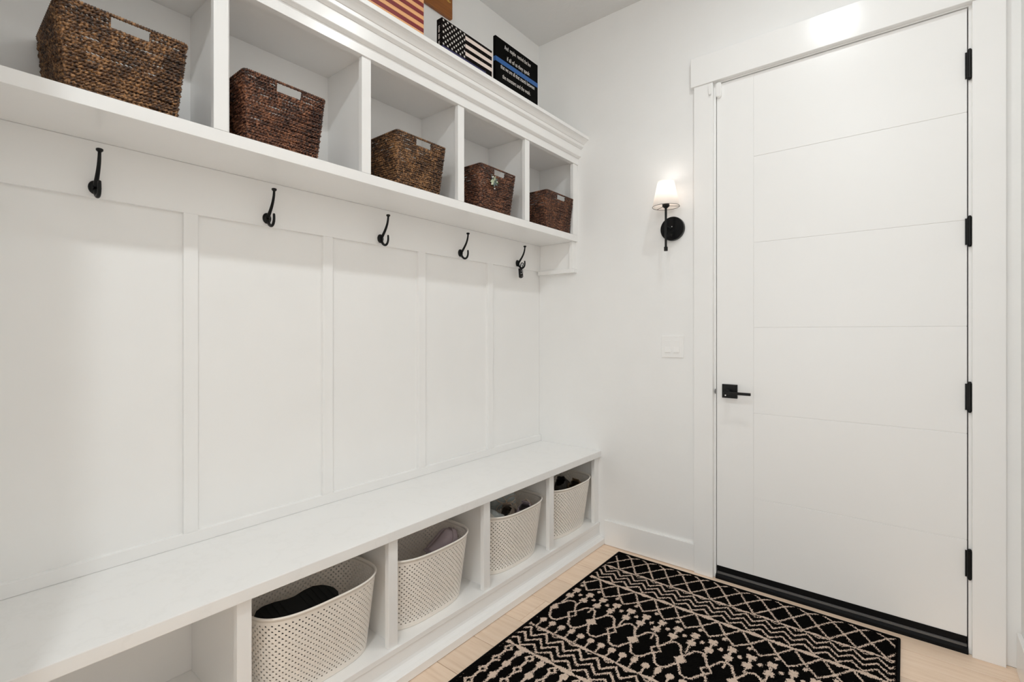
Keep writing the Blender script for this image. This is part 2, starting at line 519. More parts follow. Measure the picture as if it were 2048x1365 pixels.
def capsule(x0, x1, y0, y1, z0, z1, n=10):
    r = (x1 - x0) / 2; cx = (x0 + x1) / 2
    pr = [(cx + r * math.cos(PI + PI * k / n), z0 + r + r * math.sin(PI + PI * k / n)) for k in range(n + 1)]
    pr += [(cx + r * math.cos(PI * k / n), z1 - r + r * math.sin(PI * k / n)) for k in range(n + 1)]
    return MB().prism(pr, 'y', y0, y1)
t = thing('door_sensor', 'larger white alarm sensor on the top corner of the door', 'sensor', (1.102, 0.0, 2.385))
obj('housing', capsule(1.0895, 1.1145, -0.013, 0.0013, 2.386, 2.462), 'switch_plastic', t)
obj('front_cover', capsule(1.0925, 1.1115, -0.0165, -0.013, 2.389, 2.459), 'switch_plastic', t)
t = thing('sensor_magnet', 'small white sensor magnet on the door casing', 'sensor', (1.066, -0.024, 2.402))
obj('housing', capsule(1.0598, 1.0727, -0.033, -0.0245, 2.402, 2.4555), 'switch_plastic', t)
obj('front_cover', capsule(1.0613, 1.0712, -0.0355, -0.033, 2.404, 2.4535), 'switch_plastic', t)

# ------------------------------------------------------------------ light switch
t = thing('light_switch', 'white double rocker light switch plate beside the door', 'light switch', (0.8675, 0.0, 1.09))
obj('cover_plate', B(0.809, 0.926, -0.0055, -0.0001, 1.0895, 1.204, 0.002), 'switch_plastic', t)
for x0 in (0.8275, 0.8745):
    obj('rocker', MB().prism([(-0.0052, 1.1145), (-0.0105, 1.1165), (-0.0068, 1.147), (-0.0068, 1.179), (-0.0052, 1.180)], 'x', x0, x0 + 0.0305), 'switch_plastic', t)
    for z in (1.098, 1.195):
        obj('screw', MB().lathe([(0.0022, -0.0064), (0.003, -0.0054)], (x0 + 0.0152, 0, z), 'y', 10), 'switch_plastic', t)

# ------------------------------------------------------------------ wall lamp
SX, SY = 0.8625, -0.083
t = thing('wall_sconce', 'black wall lamp with glowing white cone shade beside the door', 'wall lamp', (0.87, 0.0, 1.766))
obj('backplate', MB().lathe([(0.0625, -0.0001), (0.0625, -0.018), (0.0605, -0.0225), (0.0, -0.0225)], (0.87, 0, 1.766), 'y', 48, cap=False), 'black_gloss', t)
obj('knob', MB().lathe([(0.0075, -0.0225), (0.0075, -0.029), (0.006, -0.031)], (0.868, 0, 1.732), 'y', 20), 'black_metal', t)
obj('cap_screw', MB().lathe([(0.004, -0.0225), (0.003, -0.0255)], (0.872, 0, 1.775), 'y', 12), 'silver', t)
obj('arm', MB().lathe([(0.0055, -0.022), (0.0055, SY)], (SX, 0, 1.766), 'y', 14), 'black_metal', t)
st = obj('stem', MB().lathe([(0.0058, 1.655), (0.0058, 1.868)], (SX, SY, 0), 'z', 16), 'black_metal', t, smooth=False)
obj('finial', MB().lathe([(0.0095, 1.641), (0.0095, 1.6615)], (SX, SY, 0), 'z', 18), 'black_metal', st)
obj('socket_cup', MB().lathe([(0.0085, 1.862), (0.018, 1.870), (0.018, 1.876), (0.014, 1.905)], (SX, SY, 0), 'z', 18), 'black_metal', st)
sh = MB()
sh.lathe([(0.0675, 1.868), (0.0405, 1.999), (0.0400, 1.999), (0.0668, 1.868)], (SX, SY, 0), 'z', 48, cap=False)
so = obj('shade', sh, 'lamp_shade', t, smooth=True)
ring = [(SX + 0.0672 * math.cos(a), SY + 0.0672 * math.sin(a), 1.868) for a in np.linspace(0, 2 * PI, 48, endpoint=False)]
obj('shade_ring', MB().tube(ring, 0.0011, 6, True), 'black_metal', so)
sp_ = MB()
for a in (0.55, 0.55 + 2 * PI / 3, 0.55 + 4 * PI / 3):
    sp_.tube([(SX + 0.012 * math.cos(a), SY + 0.012 * math.sin(a), 1.873), (SX + 0.0668 * math.cos(a), SY + 0.0668 * math.sin(a), 1.870)], 0.0012, 6)
obj('shade_spider', sp_, 'black_metal', so)
obj('bulb', MB().sphere((SX, SY, 1.935), 0.017, 14, (1, 1, 1.4)), 'bulb_glow', t, smooth=True)
pd = bpy.data.lights.new('sconce_light', 'POINT'); pd.energy = 0.26; pd.color = (1.0, 0.93, 0.86); pd.shadow_soft_size = 0.02
po = bpy.data.objects.new('sconce_light', pd); po.location = (SX, SY, 1.972); COL.objects.link(po)

# ------------------------------------------------------------------ ceiling cans (their light is set at the top)
for i, (cx_, cy_) in enumerate(CANS):
    lab = ['round recessed ceiling light nearest the door', 'round recessed ceiling light above the viewer', 'extra recessed ceiling light added unseen behind the viewer'][i]
    t = thing('recessed_light', lab, 'ceiling light', (cx_, cy_, ZC), group='recessed ceiling lights')
    obj('trim_ring', MB().lathe([(0.095, -0.0005), (0.095, -0.006), (0.072, -0.010), (0.068, -0.0005)], (cx_, cy_, ZC), 'z', 40, cap=False), 'trim_paint', t)
    obj('lens', MB().lathe([(0.070, -0.003), (0.070, -0.0015)], (cx_, cy_, ZC), 'z', 32), 'can_lens', t)

# ------------------------------------------------------------------ board and batten panelling
XP = 0.018
t = thing('board_and_batten', 'white board and batten wall panelling between bench and cubbies', 'wall panelling', (0.0, -1.22, 0.533))
bt = [(-1.975, -1.934), (-1.4925, -1.451), (-1.004, -0.961), (-0.509, -0.466)]
ed = [YE + 0.001, *[q for b_ in bt for q in b_], -0.001]
for i in range(5):
    obj('panel', B(0.0005, 0.002, ed[2 * i], ed[2 * i + 1], 0.5725, 1.6065), 'panel_paint', t)
for y0, y1 in bt:
    obj('batten', B(0.0005, XP, y0, y1, 0.5725, 1.6065, 0.0012), 'panel_paint', t)
obj('top_rail', B(0.0005, XP, YE + .001, -0.001, 1.6065, 1.7675, 0.0012), 'panel_paint', t)
obj('bottom_rail', B(0.0005, XP, YE + .001, -0.001, 0.5335, 0.5725, 0.0012), 'panel_paint', t)

# ------------------------------------------------------------------ upper cubbies
t = thing('cubby_unit', 'white built-in row of open cubbies with crown moulding', 'shelf unit', (0.0, -1.22, 1.768))
F = 0.285
obj('shelf', B(0.0005, F, YE + .001, -0.0005, 1.768, 1.805, 0.0012), 'cabinet_paint', t)
obj('back_board', B(0.0005, 0.004, YE + .001, -0.0005, 1.8055, 2.2495), 'cabinet_paint', t)
sr = [-1.944, -1.457, -0.968, -0.481]
for s in sr:
    obj('divider', B(0.0045, F - .0205, s - .008, s + .010, 1.8055, 2.2495), 'cabinet_paint', t)
    obj('face_stile', B(F - .020, F, s - .039, s, 1.8055, 2.2275, 0.001), 'cabinet_paint', t)
obj('face_stile', B(F - .020, F, -0.050, -0.0005, 1.8055, 2.2275, 0.001), 'cabinet_paint', t)
obj('top_board', B(0.0005, F - .0205, YE + .001, -0.0005, 2.250, 2.268), 'cabinet_paint', t)
ya_, yb_ = YE + .001, -0.0005
obj('face_rail', MB().prism([(F - .02, 2.228), (0.2905, 2.228), (0.291, 2.2285), (0.291, 2.2665), (F - .02, 2.2665)], 'y', ya_, yb_), 'cabinet_paint', t)
obj('frieze_board', MB().prism([(F - .02, 2.267), (0.2935, 2.267), (0.3085, 2.2725), (0.310, 2.2745), (0.310, 2.3175), (F - .02, 2.3175)], 'y', ya_, yb_), 'cabinet_paint', t)
obj('crown_bead', MB().prism([(F - .02, 2.318), (0.3125, 2.318), (0.3255, 2.3245), (0.327, 2.3265), (0.328, 2.340), (F - .02, 2.340)], 'y', ya_, yb_), 'cabinet_paint', t)
obj('crown_cove', MB().prism([(F - .02, 2.3405), (0.331, 2.3405), (0.335, 2.344), (0.342, 2.352), (0.350, 2.358), (0.3575, 2.3605), (0.3575, 2.3612), (F - .02, 2.3612)], 'y', ya_, yb_), 'cabinet_paint', t)
obj('crown_cap', B(0.0005, 0.363, ya_, yb_, 2.3616, 2.380, 0.0012), 'cabinet_paint', t)
cb = obj('end_bracket', B(0.0185, 0.248, -0.014, -0.0005, 1.605, 1.7675), 'cabinet_paint', t)
obj('bracket_stile', B(0.248, 0.271, -0.034, -0.0005, 1.605, 1.7675, 0.001), 'cabinet_paint', cb)
obj('bracket_ledge', B(0.0185, 0.283, -0.038, -0.0005, 1.581, 1.6045, 0.0015), 'cabinet_paint', cb)

# ------------------------------------------------------------------ bench
o = obj('quartz_worktop', B(0.0005, 0.4445, YE + .001, -0.0005, 0.4985, 0.533, 0.0018), 'quartz', base=(0.22, -1.22, 0.4985))
tag(o, 'long white quartz seat slab over the shoe bins', 'worktop')
t = thing('bench_cabinet', 'white built-in bench base with open shoe compartments', 'bench', (0.22, -1.22, 0.0))
obj('bottom_shelf', B(0.0005, 0.437, YE + .001, -0.0005, 0.098, 0.118, 0.0015), 'cabinet_paint', t)
obj('back_board', B(0.0005, 0.006, YE + .001, -0.0005, 0.1185, 0.498), 'cabinet_paint', t)
obj('kick_board', B(0.415, 0.434, YE + .001, -0.0005, 0.0005, 0.0975), 'cabinet_paint', t)
obj('shoe_moulding', MB().prism([(0.4345, 0.0025), (0.4345, 0.056), (0.4375, 0.0465), (0.443, 0.0405), (0.452, 0.0375), (0.468, 0.0355), (0.472, 0.0325), (0.472, 0.0025)], 'y', YE + .001, -0.0005), 'cabinet_paint', t)
bs = [(-1.977, -1.939), (-1.484, -1.445), (-0.993, -0.953), (-0.503, -0.463)]
for y0, y1 in bs:
    obj('divider', B(0.0065, 0.4045, y1 - .010, y1 + .008, 0.1185, 0.498), 'cabinet_paint', t)
    obj('face_stile', B(0.405, 0.4265, y0, y1, 0.1185, 0.498, 0.001), 'cabinet_paint', t)
obj('face_stile', B(0.405, 0.4265, -0.046, -0.0005, 0.1185, 0.498, 0.001), 'cabinet_paint', t)

# ------------------------------------------------------------------ coat hooks
hy = [-2.196, -1.714, -1.223, -0.727, -0.247]
hl = ['black double coat hook at the left edge of the picture, under the first cubby',
      'black double coat hook second from the left, under the second cubby',
      'black double coat hook in the middle of the row of five',
      'black double coat hook with nothing on it, nearest the corner but one',
      'black double coat hook nearest the corner, holding a strap']
def bez(p, n):
    P = [Vector(q) for q in p]; out = []
    for i in range(n + 1):
        u = i / n; Q = P[:]
        while len(Q) > 1: Q = [Q[k].lerp(Q[k + 1], u) for k in range(len(Q) - 1)]
        out.append(Q[0])
    return out
def hook_parts():
    b_ = MB().lathe([(0.0185, 0.0), (0.0185, 0.003), (0.016, 0.007), (0.010, 0.010), (0.0, 0.0105)], (0, 0, 0), 'x', 24, cap=False)
    b_.v = [(x, y * 0.82, z * 1.05) for x, y, z in b_.v]
    up = bez([(0.008, 0, 0.0), (0.030, 0, 0.026), (0.056, 0, 0.050), (0.057, 0, 0.092)], 14)
    u = MB().tube(up, list(np.linspace(0.0062, 0.0040, 15)), 10)
    k = MB().lathe([(0.004, 0.088), (0.0085, 0.0925), (0.0085, 0.097), (0.006, 0.0985)], (0.057, 0, 0), 'z', 16)
    lo = bez([(0.008, 0, -0.006), (0.018, 0, -0.036), (0.052, 0, -0.046), (0.060, 0, -0.018), (0.056, 0, 0.006)], 16)
    l = MB().tube(lo, list(np.linspace(0.0060, 0.0042, 17)), 10)
    tip = MB().sphere((0.056, 0, 0.006), 0.0044, 10)
    l.poly(tip.v, tip.f)
    return b_, u, k, l
hm = []
for nm, mb in zip(('base_plate', 'upper_prong', 'prong_knob', 'lower_hook'), hook_parts()):
    me = bpy.data.meshes.new(nm); me.from_pydata(mb.v, [], mb.f); me.update()
    bm = bmesh.new(); bm.from_mesh(me); bmesh.ops.recalc_face_normals(bm, faces=list(bm.faces)); bm.to_mesh(me); bm.free()
    me.materials.append(MATS['black_metal']); me.polygons.foreach_set('use_smooth', [True] * len(me.polygons))
    hm.append((nm, me))
for y, lab in zip(hy, hl):
    t = thing('coat_hook', lab, 'coat hook', (XP + 0.0003, y, 1.635), group='coat hooks on the panelling')
    for nm, me in hm:
        o = bpy.data.objects.new(nm, me); COL.objects.link(o); o.parent = t; WL[o.name] = WL[t.name]
# strap hanging on the last hook
t = thing('hanging_strap', 'short black strap with silver rivets hung on the corner coat hook', 'strap', (0.045, -0.247, 1.605), rot=(0, 0, 0))
obj('loop', MB().tube([(0.010, -0.001, 0.030), (0.024, -0.006, 0.024), (0.018, -0.007, 0.002), (0.004, -0.004, -0.006), (-0.006, 0.004, 0.004), (-0.004, 0.006, 0.024)], 0.0026, 8, True), 'black_strap', t, local=True)
sb = MB().prism([(-0.014, -0.004), (0.012, 0.0), (0.018, -0.052), (0.004, -0.060), (-0.008, -0.056)], 'x', -0.008, 0.004)
s_ = obj('strap_body', sb, 'black_strap', t, local=True)
for (y, z) in ((-0.002, -0.018), (0.004, -0.032), (-0.006, -0.034), (0.006, -0.049)):
    obj('rivet', MB().lathe([(0.0024, 0.004), (0.0024, 0.0062), (0.001, 0.007)], (0, y, z), 'x', 10), 'silver', s_, local=True)
obj('ring', MB().tube([(0.006, 0.013 + 0.006 * math.cos(a), -0.014 + 0.016 * math.sin(a)) for a in np.linspace(0, 2 * PI, 20, endpoint=False)], 0.0011, 6, True), 'silver', t, local=True)
obj('metal_clip', MB().tube([(0.010, -0.004, 0.020), (0.013, 0.000, 0.004), (0.010, 0.006, -0.006)], 0.0022, 8), 'silver', t, local=True)

# ------------------------------------------------------------------ signs on top of the crown
DG = None
def text_mesh(name, body, y0, y1, zb, height, x, mat, parent, depth=0.0008, rot90=False):
    """flat lettering facing +x, running along +y from y0 to y1, x-height scaled to the given cap height"""
    cu = bpy.data.curves.new(name, 'FONT'); cu.body = body; cu.size = 1.0; cu.extrude = 0.0; cu.resolution_u = 3
    to = bpy.data.objects.new(name + '_tmp', cu); COL.objects.link(to)
    bpy.context.view_layer.update()
    dg = bpy.context.evaluated_depsgraph_get()
    me0 = bpy.data.meshes.new_from_object(to.evaluated_get(dg))
    V = np.array([v.co[:] for v in me0.vertices]); Fs = [tuple(p.vertices) for p in me0.polygons]
    bpy.data.objects.remove(to); bpy.data.curves.remove(cu); bpy.data.meshes.remove(me0)
    u = (V[:, 0] - V[:, 0].min()) / (V[:, 0].max() - V[:, 0].min())
    cap = 0.70
    mb = MB()
    y = y0 + u * (y1 - y0); z = zb + V[:, 1] / cap * height
    mb.poly([(x + depth, y[i], z[i]) for i in range(len(V))], Fs)
    o = obj(name, mb, mat, parent)
    return o
DECK = 2.380
XS = 0.330
def star(c, r, rot=0.0):
    pts = []
    for k in range(10):
        rr = r if k % 2 == 0 else r * 0.42
        a = PI / 2 + rot + k * PI / 5
        pts.append((c[0] + rr * math.cos(a), c[1] + rr * math.sin(a)))
    return pts
def flat_polys(polys, x, d):
    mb = MB()
    for p in polys:
        mb.prism(p, 'x', x, x + d)
    return mb

# wooden flag with red and tan slats
t = thing('wooden_flag', 'wooden flag of alternating red and tan slats standing on the crown', 'wall decor', (XS - 0.01, -1.46, DECK))
ph = 0.01655
for i in range(13):
    z0 = DECK + 0.0005 + i * ph
    y0 = -1.665 if i < 6 else -1.505
    obj('slat', B(XS - 0.018, XS, y0, -1.2425, z0 + 0.0003, z0 + ph - 0.0003, 0.0008), 'wood_red' if i % 2 == 0 else 'wood_tan', t)
obj('canton', B(XS - 0.018, XS, -1.665, -1.5055, DECK + 0.0005 + 6 * ph, DECK + 0.0005 + 13 * ph, 0.0008), 'print_navy', t)
obj('rear_cleat', B(XS - 0.030, XS - 0.0182, -1.60, -1.30, DECK + 0.0005, DECK + 0.20), 'wood_brown', t)

# brown plaque on the wall
t = thing('wooden_plaque', 'brown wooden plaque with gold lettering hung high on the wall', 'wall decor', (0.0, -1.05, 2.822))
obj('board', B(0.0005, 0.020, -1.330, -0.783, 2.822, 3.02, 0.003), 'wood_brown', t)
text_mesh('letter', 'a', -0.862, -0.797, 2.896, 0.085, 0.020, 'gold_letter', t)

# printed canvas flag
t = thing('canvas_flag', 'small black and cream distressed stars and stripes canvas on the crown', 'wall decor', (XS - 0.015, -0.988, DECK))
FY0, FY1, FZ1 = -1.145, -0.829, 2.527
cv = obj('canvas', B(XS - 0.032, XS, FY0, FY1, DECK + 0.0005, FZ1, 0.0012), 'canvas_black', t)
for z1, z0 in ((2.5147, 2.4981), (2.4794, 2.4629), (2.4463, 2.4297)):
    obj('cream_stripe', B(XS - 0.0002, XS + 0.0006, -1.007, FY1 - 0.001, z0, z1), 'print_cream', cv)
obj('cream_edge', B(XS - 0.0002, XS + 0.0007, FY1 - 0.004, FY1 - 0.0002, DECK + 0.001, FZ1 - 0.003), 'print_cream', cv)
obj('blue_band', B(XS - 0.0002, XS + 0.0006, FY0 + 0.001, FY1 - 0.045, DECK + 0.001, 2.4125), 'print_navy', cv)
k = 0
for r_ in range(9):
    n_ = 6 if r_ % 2 == 0 else 5
    for c_ in range(n_):
        y = FY0 + 0.0085 + (c_ * 2 + (r_ % 2)) * 0.01235
        z = FZ1 - 0.0090 - r_ * 0.0122
        obj('star', flat_polys([star((y, z), 0.0058, random.uniform(-.1, .1))], XS - 0.0002, 0.0009), 'print_white', cv)
mk = []
for i in range(13):
    z = FZ1 - 0.030 - i * 0.0072
    if i in (4, 8): continue
    h_ = random.choice((0.004, 0.0055, 0.006))
    mk.append([(XS - 0.020, z), (XS - 0.012, z), (XS - 0.012, z - 0.0014), (XS - 0.0165, z - 0.0014), (XS - 0.0165, z - h_), (XS - 0.020, z - h_)])
sd = MB()
for p in mk: sd.prism(p, 'y', FY0 - 0.0006, FY0 + 0.0002)
obj('edge_print', sd, 'print_white', cv)

# black sign with the blue line
t = thing('quote_sign', 'black sign with white quotation and a blue line, near the corner', 'sign', (0.31, -0.627, DECK))
BX = 0.322
bo = obj('board', B(BX - 0.016, BX, -0.797, -0.458, DECK + 0.0005, 2.623, 0.0025), 'sign_black', t)
obj('blue_line', MB().box(BX - 0.0002, BX + 0.0006, -0.7955, -0.4595, 2.5035, 2.5255).box(BX - 0.014, BX, -0.7976, -0.7965, 2.5035, 2.5255), 'print_blue', bo)
for body, y0, y1, zb in (('And  maybe  remind the few', -0.732, -0.522, 2.584), ('if all of us they speak', -0.713, -0.531, 2.5365),
                         ('that we are all that stands between', -0.761, -0.489, 2.481), ('the monsters and the weak.', -0.747, -0.525, 2.4385)):
    text_mesh('lettering', body, y0, y1, zb, 0.0205, BX, 'print_white', bo)

# ------------------------------------------------------------------ wicker baskets
def rrect(x0, x1, y0, y1, r, step):
    """closed rounded rectangle: points, outward normals, arc length"""
    segs = []
    def line(a, b, nrm):
        L = math.dist(a, b); n = max(1, int(L / step))
        for i in range(n):
            u = i / n
            segs.append((a[0] + (b[0] - a[0]) * u, a[1] + (b[1] - a[1]) * u, nrm[0], nrm[1]))
    def arc(c, a0):
        n = max(2, int(r * PI / 2 / step) + 1)
        for i in range(n):
            a = a0 + PI / 2 * i / n
            segs.append((c[0] + r * math.cos(a), c[1] + r * math.sin(a), math.cos(a), math.sin(a)))
    line((x1, y0 + r), (x1, y1 - r), (1, 0)); arc((x1 - r, y1 - r), 0)
    line((x1 - r, y1), (x0 + r, y1), (0, 1)); arc((x0 + r, y1 - r), PI / 2)
    line((x0, y1 - r), (x0, y0 + r), (-1, 0)); arc((x0 + r, y0 + r), PI)
    line((x0 + r, y0), (x1 - r, y0), (0, -1)); arc((x1 - r, y0 + r), 1.5 * PI)
    S = np.array(segs)
    P = S[:, :2]; N = S[:, 2:]
    d = np.linalg.norm(np.roll(P, -1, 0) - P, axis=1)
    s = np.concatenate([[0], np.cumsum(d)[:-1]])
    return P, N, s, d.sum()
def sweep(C, U, W, rad, sides, closed=True):
    """tube arrays from centres C and section axes U, W"""
    n = len(C)
    a = np.linspace(0, 2 * PI, sides, endpoint=False)
    rad = np.broadcast_to(np.asarray(rad, dtype=float), (n,))
    V = C[:, None, :] + rad[:, None, None] * (np.cos(a)[None, :, None] * U[:, None, :] + np.sin(a)[None, :, None] * W[:, None, :])
    i = np.arange(n if closed else n - 1); j = (i + 1) % n
    k = np.arange(sides); k2 = (k + 1) % sides
    Fq = np.stack([i[:, None] * sides + k, i[:, None] * sides + k2, j[:, None] * sides + k2, j[:, None] * sides + k], -1)
    return V.reshape(-1, 3), Fq          # faces kept per segment
def make_basket(label, yb0, yb1, yt0, yt1, mat, seed):
    rg = np.random.default_rng(seed)
    xb0, xb1, xt0, xt1 = 0.034, 0.267, 0.014, 0.290
    H = 0.207
    z0 = 1.8055
    yc = (yb0 + yb1) / 2; xc = (xb0 + xb1) / 2
    t = thing('wicker_basket', label, 'basket', (xc, yc, z0), group='wicker baskets in the cubbies')
    def rect(z):
        u = z / H
        return (xb0 + (xt0 - xb0) * u - xc, xb1 + (xt1 - xb1) * u - xc, yb0 + (yt0 - yb0) * u - yc, yb1 + (yt1 - yb1) * u - yc)
    VV = []; FF = []; off = 0
    rows = 23; pitch = (H - 0.010) / rows
    hz0, hz1 = H - 0.036, H - 0.011
    for r_ in range(rows):
        z = 0.0052 + r_ * pitch
        x0, x1, y0, y1 = rect(z)
        P, N, s, L = rrect(x0, x1, y0, y1, 0.011, 0.0046)
        npit = round(L / 0.019); nst = round(L / 0.030)
        ph0 = rg.uniform(0, 2 * PI)
        wav = np.sin(2 * PI * s / L * (nst / 2) * 2 / 2 + (PI if r_ % 2 else 0)) * 0.0012
        zj = np.cumsum(rg.normal(0, 0.00022, len(s))); zj -= np.linspace(0, zj[-1], len(s)); zj = np.clip(zj, -0.0014, 0.0014)
        rj = 1 + 0.18 * np.sin(2 * PI * s / L * rg.integers(9, 17) + rg.uniform(0, 6)) + rg.normal(0, 0.06, len(s))
        hole = np.zeros(len(s), bool)
        if hz0 < z < hz1:
            u = (P[:, 1] - y0) / (y1 - y0)
            hole = (np.abs(N[:, 0]) > 0.9) & (u > 0.37) & (u < 0.68)
        for j in (0, 1):
            phi = 2 * PI * npit * s / L + ph0 + PI * j
            C = np.zeros((len(s), 3))
            C[:, :2] = P + N * (wav + 0.0026 * np.cos(phi))[:, None]
            C[:, 2] = z + zj + 0.0023 * np.sin(phi)
            U = np.zeros_like(C); U[:, :2] = N
            W = np.zeros_like(C); W[:, 2] = 1
            V, Fq = sweep(C, U, W, 0.0035 * rj, 5)
            keep = ~(hole | np.roll(hole, -1))
            Fq = Fq[keep].reshape(-1, 4)
            VV.append(V); FF.append(Fq + off); off += len(V)
    me = mesh_np('woven_body', np.concatenate(VV), np.concatenate(FF))
    bd = obj('woven_body', me, mat, t, smooth=True)
    bd['kind'] = 'stuff'
    # rim rope, bottom rope, hole binding, corner posts
    def rope(z, rad, amp, extra=0.0, pit=0.014):
        x0, x1, y0, y1 = rect(z)
        P, N, s, L = rrect(x0 - extra, x1 + extra, y0 - extra, y1 + extra, 0.012, 0.004)
        npit = round(L / pit); A = []; Bf = []; o_ = 0
        for j in (0, 1):
            phi = 2 * PI * npit * s / L + PI * j
            C = np.zeros((len(s), 3)); C[:, :2] = P + N * (amp * np.cos(phi))[:, None]; C[:, 2] = z + amp * np.sin(phi)
            U = np.zeros_like(C); U[:, :2] = N; W = np.zeros_like(C); W[:, 2] = 1
            V, Fq = sweep(C, U, W, rad, 5)
            A.append(V); Bf.append(Fq.reshape(-1, 4) + o_); o_ += len(V)
        return np.concatenate(A), np.concatenate(Bf)
    V, Fq = rope(H - 0.0055, 0.0033, 0.0020, 0.001, 0.012)
    obj('rim', mesh_np('rim', V, Fq), mat, t, smooth=True)
    for zz in (hz0,):
        x0, x1, y0, y1 = rect(zz)
        for xx in (x1, x0):
            bi = MB()
            ya, yb_ = y0 + (y1 - y0) * 0.362, y0 + (y1 - y0) * 0.688
            top = rect(hz1)
            xt_ = top[1] if xx == x1 else top[0]
            for j in (0, 1):
                pts = []
                loop = [(xx, ya, hz0 - .001), (xx, yb_, hz0 - .001), (xt_, yb_, hz1 + .001)]
                path = [(xt_, ya, hz1 + .002), *loop]
                for a_, b_ in zip(path[:-1], path[1:]):
                    L = math.dist(a_, b_); n = max(3, int(L / 0.003))
                    for q in range(n):
                        u = q / n
                        ph = 2 * PI * (len(pts) * 0.003) / 0.011 + PI * j
                        pts.append((a_[0] + (b_[0] - a_[0]) * u + 0.0018 * math.cos(ph), a_[1] + (b_[1] - a_[1]) * u, a_[2] + (b_[2] - a_[2]) * u + 0.0012 * math.sin(ph)))
                bi.tube(pts, 0.0024, 5)
            obj('handle_binding', bi, mat, t, smooth=True, local=True)
    bx = rect(0.004); tp = rect(H - 0.008)
    for ix in (0, 1):
        for iy in (2, 3):
            r0 = 0.0030
            co = MB()
            sx = 1 if ix else -1; sy = 1 if iy == 3 else -1
            for j in (0, 1):
                pts = []
                for q in range(60):
                    u = q / 59; ph = 2 * PI * u * 14 + PI * j
                    pts.append((bx[ix] + (tp[ix] - bx[ix]) * u - sx * r0 + 0.0017 * math.cos(ph), bx[iy] + (tp[iy] - bx[iy]) * u - sy * r0 + 0.0017 * math.sin(ph), 0.004 + (H - 0.012) * u))
                co.tube(pts, 0.0024, 5)
            obj('corner_cord', co, mat, t, smooth=True, local=True)
    obj('base', MB().box(bx[0] + .004, bx[1] - .004, bx[2] + .004, bx[3] - .004, 0.001, 0.006), mat, t, local=True)
    return t
make_basket('golden brown wicker basket at the far left, in the first cubby', -2.297, -2.069, -2.313, -2.050, 'wicker_golden', 11)
make_basket('reddish wicker basket in the second cubby from the left', -1.884, -1.658, -1.902, -1.642, 'wicker_red', 12)
make_basket('golden brown wicker basket in the middle cubby', -1.322, -1.101, -1.341, -1.086, 'wicker_golden', 13)
make_basket('reddish wicker basket with a leaf charm pinned to its front', -0.846, -0.622, -0.864, -0.606, 'wicker_red', 14)
make_basket('reddish wicker basket in the corner cubby beside the door wall', -0.302, -0.066, -0.328, -0.056, 'wicker_red', 15)

# leaf charm on the fourth basket
t = thing('leaf_charm', 'small green leaf and bead charm hanging on the fourth basket', 'charm', (0.2905, -0.775, 1.946))
def leaf(c, ang, L, W, tilt=0.15):
    n = 7; pts = []
    for k in range(n + 1):
        u = k / n; pts.append((u * L, W * math.sin(PI * u ** 0.8)))
    for k in range(n, -1, -1):
        u = k / n; pts.append((u * L, -W * math.sin(PI * u ** 0.8)))
    mb = MB(); ca, sa = math.cos(ang), math.sin(ang)
    m = len(pts)
    fr = [(c[0] + 0.0015 + tilt * p[0], c[1] + p[0] * ca - p[1] * sa, c[2] + p[0] * sa + p[1] * ca) for p in pts]
    bk = [(c[0] + tilt * p[0] * 0.9, c[1] + p[0] * ca - p[1] * sa, c[2] + p[0] * sa + p[1] * ca) for p in pts]
    mb.poly(fr + bk, [tuple(range(m)), tuple(range(2 * m - 1, m - 1, -1))] + [(i, (i + 1) % m, m + (i + 1) % m, m + i) for i in range(m)])
    return mb
cc = (0.2925, -0.775, 1.946)
for ang, L, W, mt in ((2.5, .034, .007, 'leaf_teal'), (3.5, .036, .008, 'leaf_pale'), (3.9, .040, .008, 'leaf_pale'), (4.5, .036, .007, 'leaf_teal'), (5.4, .030, .007, 'leaf_teal'),
                      (6.0, .030, .007, 'leaf_green'), (0.5, .024, .006, 'leaf_teal'), (1.4, .022, .006, 'leaf_pale'), (2.0, .026, .006, 'leaf_green'), (4.2, .030, .006, 'leaf_green')):
    obj('leaf', leaf((cc[0] + random.uniform(0, .003), cc[1], cc[2]), ang, L, W), mt, t)
for dy, dz in ((-0.020, 0.012), (-0.013, 0.014), (-0.003, -0.040), (0.014, -0.004), (-0.024, -0.022)):
    obj('bead', MB().sphere((cc[0] + 0.008, cc[1] + dy, cc[2] + dz), 0.0034, 8), 'bead_white', t, smooth=True)
obj('hanging_cord', MB().tube([(0.2945, -0.775, 1.948), (0.2965, -0.771, 1.962), (0.2955, -0.764, 1.972)], 0.0012, 6), 'lace_grey', t)

# ------------------------------------------------------------------ perforated bins
BH = 0.272
def se_ring(a, b, xo, z, n, nn=3.0, off=0.0):
    th = np.linspace(0, 2 * PI, 720, endpoint=False)
    c, s = np.cos(th), np.sin(th)
    x = np.sign(c) * np.abs(c) ** (2 / nn) * b; y = np.sign(s) * np.abs(s) ** (2 / nn) * a
    P = np.stack([x, y], 1)
    d = np.linalg.norm(np.roll(P, -1, 0) - P, axis=1)
    L = np.concatenate([[0], np.cumsum(d)]); Pc = np.concatenate([P, P[:1]])
    tgt = np.linspace(0, L[-1], n, endpoint=False)
    Q = np.stack([np.interp(tgt, L, Pc[:, 0]), np.interp(tgt, L, Pc[:, 1])], 1)
    T = np.roll(Q, -1, 0) - np.roll(Q, 1, 0); T /= np.linalg.norm(T, axis=1)[:, None]
    Nn = np.stack([T[:, 1], -T[:, 0]], 1)
    Q = Q + Nn * off
    return np.concatenate([Q + np.array([[xo, 0]]), np.full((n, 1), z)], 1), np.concatenate([Nn, np.zeros((n, 1))], 1)
def bin_dims(z):
    u = z / BH
    return 0.191 + 0.018 * u, 0.120 + 0.027 * u, -0.008 + 0.014 * u
